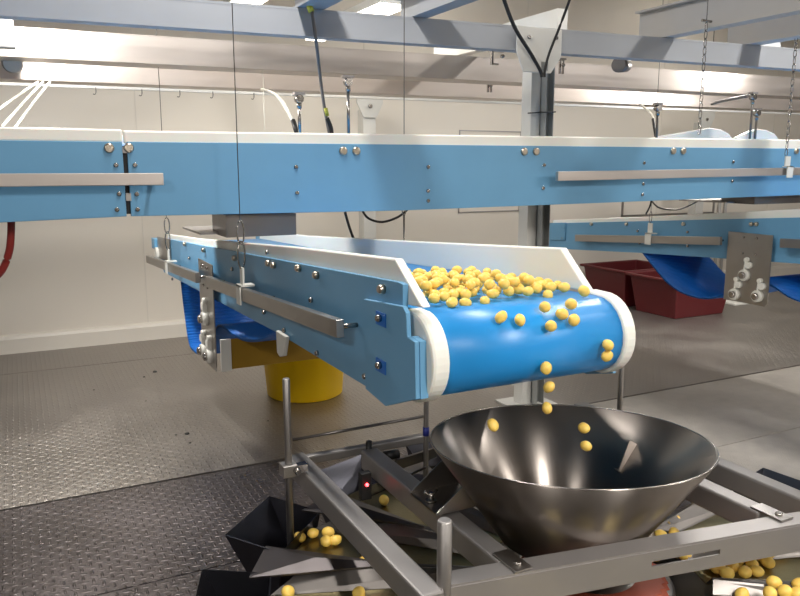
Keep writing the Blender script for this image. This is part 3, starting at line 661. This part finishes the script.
# funnel mouth closed by the hinged pan below
obj('cone', b, 'bowl', t)
b = NB(); lathe(b, [(.20,.474),(.12,.46),(0,.455),(0,.45),(.12,.455),(.20,.468)], (BC.x,BC.y,0), 64); tilt(b); obj('mouth', b, 'bowl', t)
b = NB(); tube(b, [Vector((BC.x+math.cos(a)*BR, BC.y+math.sin(a)*BR, BZ)) for a in [k*2*PI/128 for k in range(129)]], .0025, 6, False); tilt(b); obj('rim', b, 'bolt', t)
FZ = .60
def bowl_bracket(sgn, ya, yb, xt, xr):
    b = NB()
    for yy in (ya, yb):
        pts = [(xt,FZ+.012),(xr,FZ+.012),(xr+sgn*.04,FZ+.10),(xr-sgn*.045,.745)]
        prism(b, [(xt,FZ+.010),(xr+sgn*.045,FZ+.010),(xr+sgn*.0,.715)], 'y', yy, yy+.004)
    box(b, (min(xt,xr+sgn*.04),ya,FZ+.006), (max(xt,xr+sgn*.04),yb,FZ+.011))
    br = obj('mounting_bracket', b, 'steel', t)
    c = Vector((xt+sgn*.03,(ya+yb)/2,FZ+.012)); b = NB()
    tube(b, [c, c+Vector((0,0,.03))], .008, 10); tube(b, [c+Vector((-.022,0,.036)), c+Vector((0,0,.015)), c+Vector((.022,0,.036))], .005, 8); tube(b, [c, c+Vector((0,0,.006))], .018, 16)
    obj('wing_bolt', b, 'bolt', br)
bowl_bracket(1, 1.84, 2.01, 1.06, 1.20)
bowl_bracket(-1, 1.84, 2.01, 2.01, 1.83)
# ------------------------------------------------------------------ frame
t = thing('bowl_stand', (1.52,1.95,.03), 'open stainless frame of bars and posts around the bowl', 'stand')
def fbar(a, c, w=.066, h=.075, holes=None, name='rail', m='frame_steel'):
    b = NB(); bar(b, a, c, w, h); return obj(name, b, m, t, .007)
zc = FZ-.0375
fbar((.853,2.53,zc), (.853,1.49,zc)); fbar((1.115,2.45,zc), (1.115,1.535,zc)); fbar((1.992,2.45,zc), (1.992,1.42,zc)); fbar((2.195,2.53,zc), (2.195,1.39,zc))
fbar((.83,2.51,zc+.012), (2.22,2.51,zc+.012), .03, .035)
# slotted front rail, built as two flanges and webs round the slots
A, Bq = Vector((.915,1.535,0)), Vector((2.45,1.275,0))
d = (Bq-A).normalized()
b = NB()
nn = Vector((-d.y, d.x, 0))
bar(b, A+Vector((0,0,FZ-.004)), Bq+Vector((0,0,FZ-.004)), .065, .006)
bar(b, A+nn*-.032+Vector((0,0,FZ-.0215)), Bq+nn*-.032+Vector((0,0,FZ-.0215)), .006, .029)
bar(b, A+nn*-.032+Vector((0,0,FZ-.071)), Bq+nn*-.032+Vector((0,0,FZ-.071)), .006, .038)
for s0, s1 in ((0,.60),(.83,1.555)):
    bar(b, A+d*s0+nn*-.032+Vector((0,0,FZ-.044)), A+d*s1+nn*-.032+Vector((0,0,FZ-.044)), .006, .016)
fr = obj('rail', b, 'frame_steel', t)
for xx, yy in ((1.115,1.50),(1.992,1.375),(.853,1.57),(2.195,1.345)):
    if xx > .9:
        b = NB(); box(b, (xx-.028,yy-.03,FZ+.0), (xx+.028,yy+.08,FZ+.006)); tb = obj('end_tab', b, 'steel', t, .002)
        knob(tb, (xx,yy,FZ+.006), (0,0,1), .011, .008, 'bolt', 'bolt')
def post(x, y, z1, r, name='post', z0=.0):
    b = NB(); tube(b, [(x,y,z0),(x,y,z1-.004),(x,y,z1)], [r,r,r*.8], 20); return obj(name, b, 'steel_dull', t)
P1 = post(.765,2.345,.946,.0125, z0=.33); P2 = post(.898,1.515,.775,.019, z0=.1); P3 = post(1.335,2.40,.79,.010)
p4 = at(620,400,Y=2.48); P4 = post(p4.x,2.48,1.02,.012)
b = NB(); box(b, (.738,2.32,.60), (.79,2.37,.645)); obj('post_clamp', b, 'steel_dull', t, .004)
b = NB(); disc(b, (.785,2.318,.625), (0,-1,0), .012, .02); box(b, (.78,2.33,.61), (.83,2.36,.635)); obj('post_clamp', b, 'bolt', t)
# sensor arm behind the frame
t = thing('sensor_arm', (1.15,2.5,.6), 'dark sensor arm with clamps on the frame left of the bowl', 'sensor')
b = NB(); bar(b, at(392,466,Y=2.37), at(436,452,Y=2.43), .012, .04); obj('arm', b, 'steel_dark', t)
b = NB(); tube(b, [(.85,2.55,.645),(1.40,2.51,.665)], .006, 8); obj('rod', b, 'steel_dark', t)
b = NB(); q = at(369,455,Y=2.45); tube(b, [q+Vector((0,0,-.07)), q+Vector((0,0,.055))], .012, 12); obj('sensor_body', b, 'black', t)
b = NB(); q = at(391,455,Y=2.42); tube(b, [q+Vector((-.02,0,0)), q+Vector((.03,0,0))], .018, 14); tube(b, smooth_path([q+Vector((-.05,0,-.01)), q+Vector((-.03,0,.015)), q]), .006, 8); obj('clamp', b, 'black', t)
b = NB(); tube(b, [(1.335,2.40,.63),(1.335,2.40,.665)], .0125, 14); obj('collar', b, mk('blue_collar', (50,60,150), .4), t)
b = NB(); q = at(412,478,Y=2.3); tube(b, smooth_path([q+Vector((.06,0,.03)), q+Vector((0,0,.015)), q+Vector((-.035,0,-.02)), q+Vector((-.02,0,-.045))]), .005, 8); obj('hook', b, 'steel_dark', t)
q = at(367,487,Y=2.25); b = NB(); box(b, q+Vector((-.02,.002,-.05)), q+Vector((.02,.03,.05)))
t = thing('indicator_box', q, 'small black box with a glowing red lamp under the frame', 'indicator')
obj('case', b, 'black', t, .003); b = NB(); disc(b, q+Vector((0,.002,.008)), (0,-1,0), .006, .006); obj('red_lamp', b, 'led', t)
# ------------------------------------------------------------------ multihead weigher
WC = Vector((1.52,1.66,0))
t = thing('multihead_weigher', (WC.x,WC.y,0), 'ring of steel feeder pans and hoppers below the frame, carrying potatoes', 'weigher')
b = NB(); lathe(b, [(0,0),(.62,0),(.62,.20),(.55,.26),(0,.26)], (WC.x,WC.y,0), 48); obj('body', b, 'steel_dark', t)
b = NB(); lathe(b, [(0,.425),(.05,.42),(.24,.375),(.25,.37),(.0,.37)], (WC.x,WC.y,0), 48); obj('distribution_cone', b, 'steel', t)
b = NB(); n = 40; 
for ring_z0, ring_z1, r0, r1 in ((.28,.37,.22,.27),):
    lo = []; hi = []
    for k in range(2*n):
        a = PI*k/n; rr = r1 - (.012 if k % 2 else 0)
        hi.append(b.verts.new((WC.x+math.cos(a)*(rr-.05), WC.y+math.sin(a)*(rr-.05), ring_z1+.03))); lo.append(b.verts.new((WC.x+math.cos(a)*(rr+.02), WC.y+math.sin(a)*(rr+.02), ring_z0)))
    for k in range(2*n): b.faces.new((lo[k], lo[(k+1)%(2*n)], hi[(k+1)%(2*n)], hi[k]))
    b.faces.new(hi)
obj('ribbed_skirt', b, 'rust', t)
NP = 14; half = PI/NP
PZ0, PZ1 = .355, .325     # pan floor inner, outer
def pol(a, r, z): return Vector((WC.x+math.cos(a)*r, WC.y+math.sin(a)*r, z))
R0, R1 = .36, 1.0
for k in range(NP):
    a = math.radians(135) - k*2*half
    # pan: floor, two folded side walls
    w0, w1 = half*.80, half*.80
    def side(s, r, z, wf): 
        ax = Vector((math.cos(a), math.sin(a), 0)); ay = Vector((-math.sin(a), math.cos(a), 0))
        return WC + ax*r + ay*s*wf + Vector((0,0,z))
    wi, wo = .05, .115; ti, to = .078, .20
    b = NB(); plate(b, [side(-1,R0,PZ0,wi), side(1,R0,PZ0,wi), side(1,R1,PZ1,wo), side(-1,R1,PZ1,wo)], .003)
    fl = obj('feeder_pan', b, 'gold_steel', t)
    b = NB()
    for s in (-1, 1):
        q = [side(s,R0,PZ0,wi), side(s,R1,PZ1,wo), side(s,R1-.10,PZ1+.05,to-.03), side(s,R0,PZ0+.035,ti)]
        if s < 0: q = q[::-1]
        plate(b, q, .002)
        # flat ridge to the neighbour
        q = [side(s,R0,PZ0+.035,ti), side(s,R1-.10,PZ1+.05,to-.03), side(s,R1-.10,PZ1+.048,to+.004), side(s,R0,PZ0+.033,ti+.004)]
        if s < 0: q = q[::-1]
        plate(b, q, .002)
    obj('pan_side', b, 'pan_steel', fl)
    # hopper outside it
    b = NB(); h0, h1 = R1+.0, R1+.21; zt_, zb_ = .375, .17; wt = .16
    c = [side(-1,h0,zt_,wt), side(1,h0,zt_,wt), side(1,h1,zt_+.03,wt), side(-1,h1,zt_+.03,wt)]
    e = [side(-1,h0+.03,zb_,wt*.8), side(1,h0+.03,zb_,wt*.8), side(1,h1-.12,zb_,wt*.8), side(-1,h1-.12,zb_,wt*.8)]
    for i in range(4):
        j = (i+1) % 4; plate(b, [c[i], c[j], e[j], e[i]], .003)
    plate(b, [e[3], e[2], e[1], e[0]], .003)
    obj('hopper', b, 'inside_dark', t)
    ag = a - half; ax = Vector((math.cos(ag), math.sin(ag), 0)); ay = Vector((-math.sin(ag), math.cos(ag), 0)); wp = lambda r, q, z: WC + ax*r + ay*q + Vector((0,0,z))
    b = NB()
    e0, e1, l, r_ = wp(.60,0,.392), wp(.88,0,.40), wp(1.07,-.10,.378), wp(1.07,.10,.378); o2 = Vector((0,0,-.006))
    V = [b.verts.new(q) for q in (e0,e1,l,r_,e0+o2,e1+o2,l+o2,r_+o2)]
    for q in ((0,1,2),(0,3,1),(1,3,2),(4,6,5),(4,5,7),(5,6,7),(0,2,6,4),(0,4,7,3),(2,3,7,6)): b.faces.new([V[i] for i in q])
    obj('divider_plate', b, 'sheet_dark', t)
# ------------------------------------------------------------------ potatoes
protos = []
for s in range(6):
    b = NB(); bmesh.ops.create_icosphere(b, subdivisions=3, radius=1)
    lx, ly, lz = .021*random.uniform(.92,1.12), .0172*random.uniform(.93,1.07), .0165*random.uniform(.93,1.05)
    for v in b.verts:
        k = 1 + .07*noise.noise(v.co*1.3+Vector((s*7,0,0))) + .02*noise.noise(v.co*4+Vector((0,s*3,0)))
        v.co = Vector((v.co.x*lx*k, v.co.y*ly*k, v.co.z*lz*k))
    for f in b.faces: f.smooth = True
    me = bpy.data.meshes.new('potato'); b.to_mesh(me); b.free(); me.materials.append(M['potato']); protos.append(me)
def potato(p, label, group, flat=True, s=1.0):
    o = bpy.data.objects.new('potato', random.choice(protos)); C.objects.link(o)
    o.location = p; o.scale = (s, s, s)
    o.rotation_euler = (random.uniform(-.25,.25), random.uniform(-.25,.25), random.uniform(0,2*PI)) if flat else tuple(random.uniform(0,6) for _ in range(3))
    return meta(o, label, 'potato', group)
placed = []
def try_place(p, dmin):
    for q in placed:
        if (q-p).length < dmin: return False
    placed.append(p.copy()); return True
XL, XR_ = 1.012, 1.79
bz = lambda y: 1.243 - .0363*(y-1.835) if y > 1.9 else 1.115+math.sqrt(max(0,.128**2-(y-1.83)**2))
def front(x):   # nearest edge of the heap, measured in the photo
    return 1.90 + .02*math.sin(x*37) + .015*math.sin(x*83)
n = 0; tries = 0
while n < 105 and tries < 9000:
    tries += 1
    x = random.uniform(1.065, 1.61); y = front(x) + random.random()**1.25*.85
    if x > 1.42 and y > 2.35: continue
    p = Vector((x, y, bz(y)+.0185))
    if try_place(p, .0375): potato(p, 'small yellow potato in the heap on the nearest belt', 'potatoes heaped on the belt'); n += 1
# second layer
tries = 0; m2 = 0
while m2 < 45 and tries < 6000:
    tries += 1
    x = random.uniform(1.08, 1.5); y = front(x)+.04+random.random()*.45
    p = Vector((x, y, bz(y)+.045))
    if try_place(p, .034): potato(p, 'small yellow potato in the heap on the nearest belt', 'potatoes heaped on the belt'); m2 += 1
# those rolling over the drum and falling
drum_p = [(584,291,'at the right end of the heap just before the drum edge'), (570,303,''), (548,307,'')]
def on_drum(px, py):
    # intersect the sight line with the drum surface
    r = _fw + _rt*(px-400)/F - _up*(py-298)/F; o = Vector((0,0,H)); R = .128+.016
    a = r.y**2+r.z**2; bq = 2*((o.y-1.835)*r.y+(o.z-1.115)*r.z); c = (o.y-1.835)**2+(o.z-1.115)**2-R*R
    D = bq*bq-4*a*c
    return o + r*((-bq-math.sqrt(max(D,0)))/(2*a))
labs = [(584,291,'yellow potato alone at the right end of the drum top'), (571,304,'yellow potato rolling over the drum below the heap\'s right part'),
 (545,307,'yellow potato rolling over the drum below the middle of the heap'), (501,317,'dull potato on the drum face, leftmost of the falling ones'),
 (520,320,'yellow potato on the drum face, second from left of the falling ones'), (551,326,'dull potato falling down the drum face below the heap\'s middle'),
 (562,314,'dull potato on the drum between two yellow ones'), (574,320,'yellow potato on the drum face, right of the middle cluster'), (608,345,'lone dull potato low at the right end of the drum'), (607,356,'lowest dull potato at the right end of the drum')]
for px, py, l in labs: potato(on_drum(px, py), l, None, False)
for px, py, Y, l in ((546,368,1.70,'yellow potato falling just below the drum\'s bottom edge'), (549,387,1.69,'yellow potato falling between drum and bowl rim'),
    (493,425,1.80,'yellow potato falling into the left half of the bowl'), (584,428,1.72,'yellow potato falling into the right half of the bowl'), (586,446,1.74,'yellow potato falling lowest into the bowl\'s right half'), (547,408,1.76,'yellow potato falling at the level of the bowl\'s back rim')):
    potato(at(px,py,Y=Y), l, None, False)
# potatoes on the pans
def pan_potato(px, py, dz=0, group='potatoes on the feeder pans', side='left'):
    p = at(px, py, Z=.362+dz)
    rr = math.hypot(p.x-WC.x, p.y-WC.y); zf = PZ0+(PZ1-PZ0)*(rr-R0)/(R1-R0)
    p = at(px, py, Z=zf+.021+dz)
    potato(p, 'yellow potato on the feeder pans at the ' + side, 'potatoes on the %s feeder pans' % side, True, 1.15)
for q in ((300,537),(313,533),(328,532),(335,540),(326,541),(363,563),(288,592),(359,593),(384,500)): pan_potato(*q, side='lower left')
for q in ((681,506),(675,519),(665,524),(674,533),(661,535),(658,549),(712,564),(725,561),(727,573),(745,572),(748,558),(752,564),(761,556),(768,553),(775,550),(700,553),(742,594),(640,548),(655,556),(686,556),(738,560),(733,566),(718,568),(757,571),(768,562),(782,549)): pan_potato(*q, side='lower right')
for q in ((774,582),(770,593),(785,591),(797,593),(800,584)): pan_potato(*q, dz=.035, side='lower right')
# ------------------------------------------------------------------ light and view
w = bpy.data.worlds.new('room'); bpy.context.scene.world = w; w.use_nodes = True
w.node_tree.nodes['Background'].inputs[0].default_value = (.9,.86,.8,1); w.node_tree.nodes['Background'].inputs[1].default_value = .03
S = bpy.context.scene
S.view_settings.view_transform = 'Standard'; S.view_settings.look = 'None'; S.view_settings.gamma = 1; S.view_settings.use_curve_mapping = False
S.view_settings.exposure = 0.0
S.cycles.use_denoising = True
S.cycles.max_bounces = 8; S.cycles.sample_clamp_indirect = 4
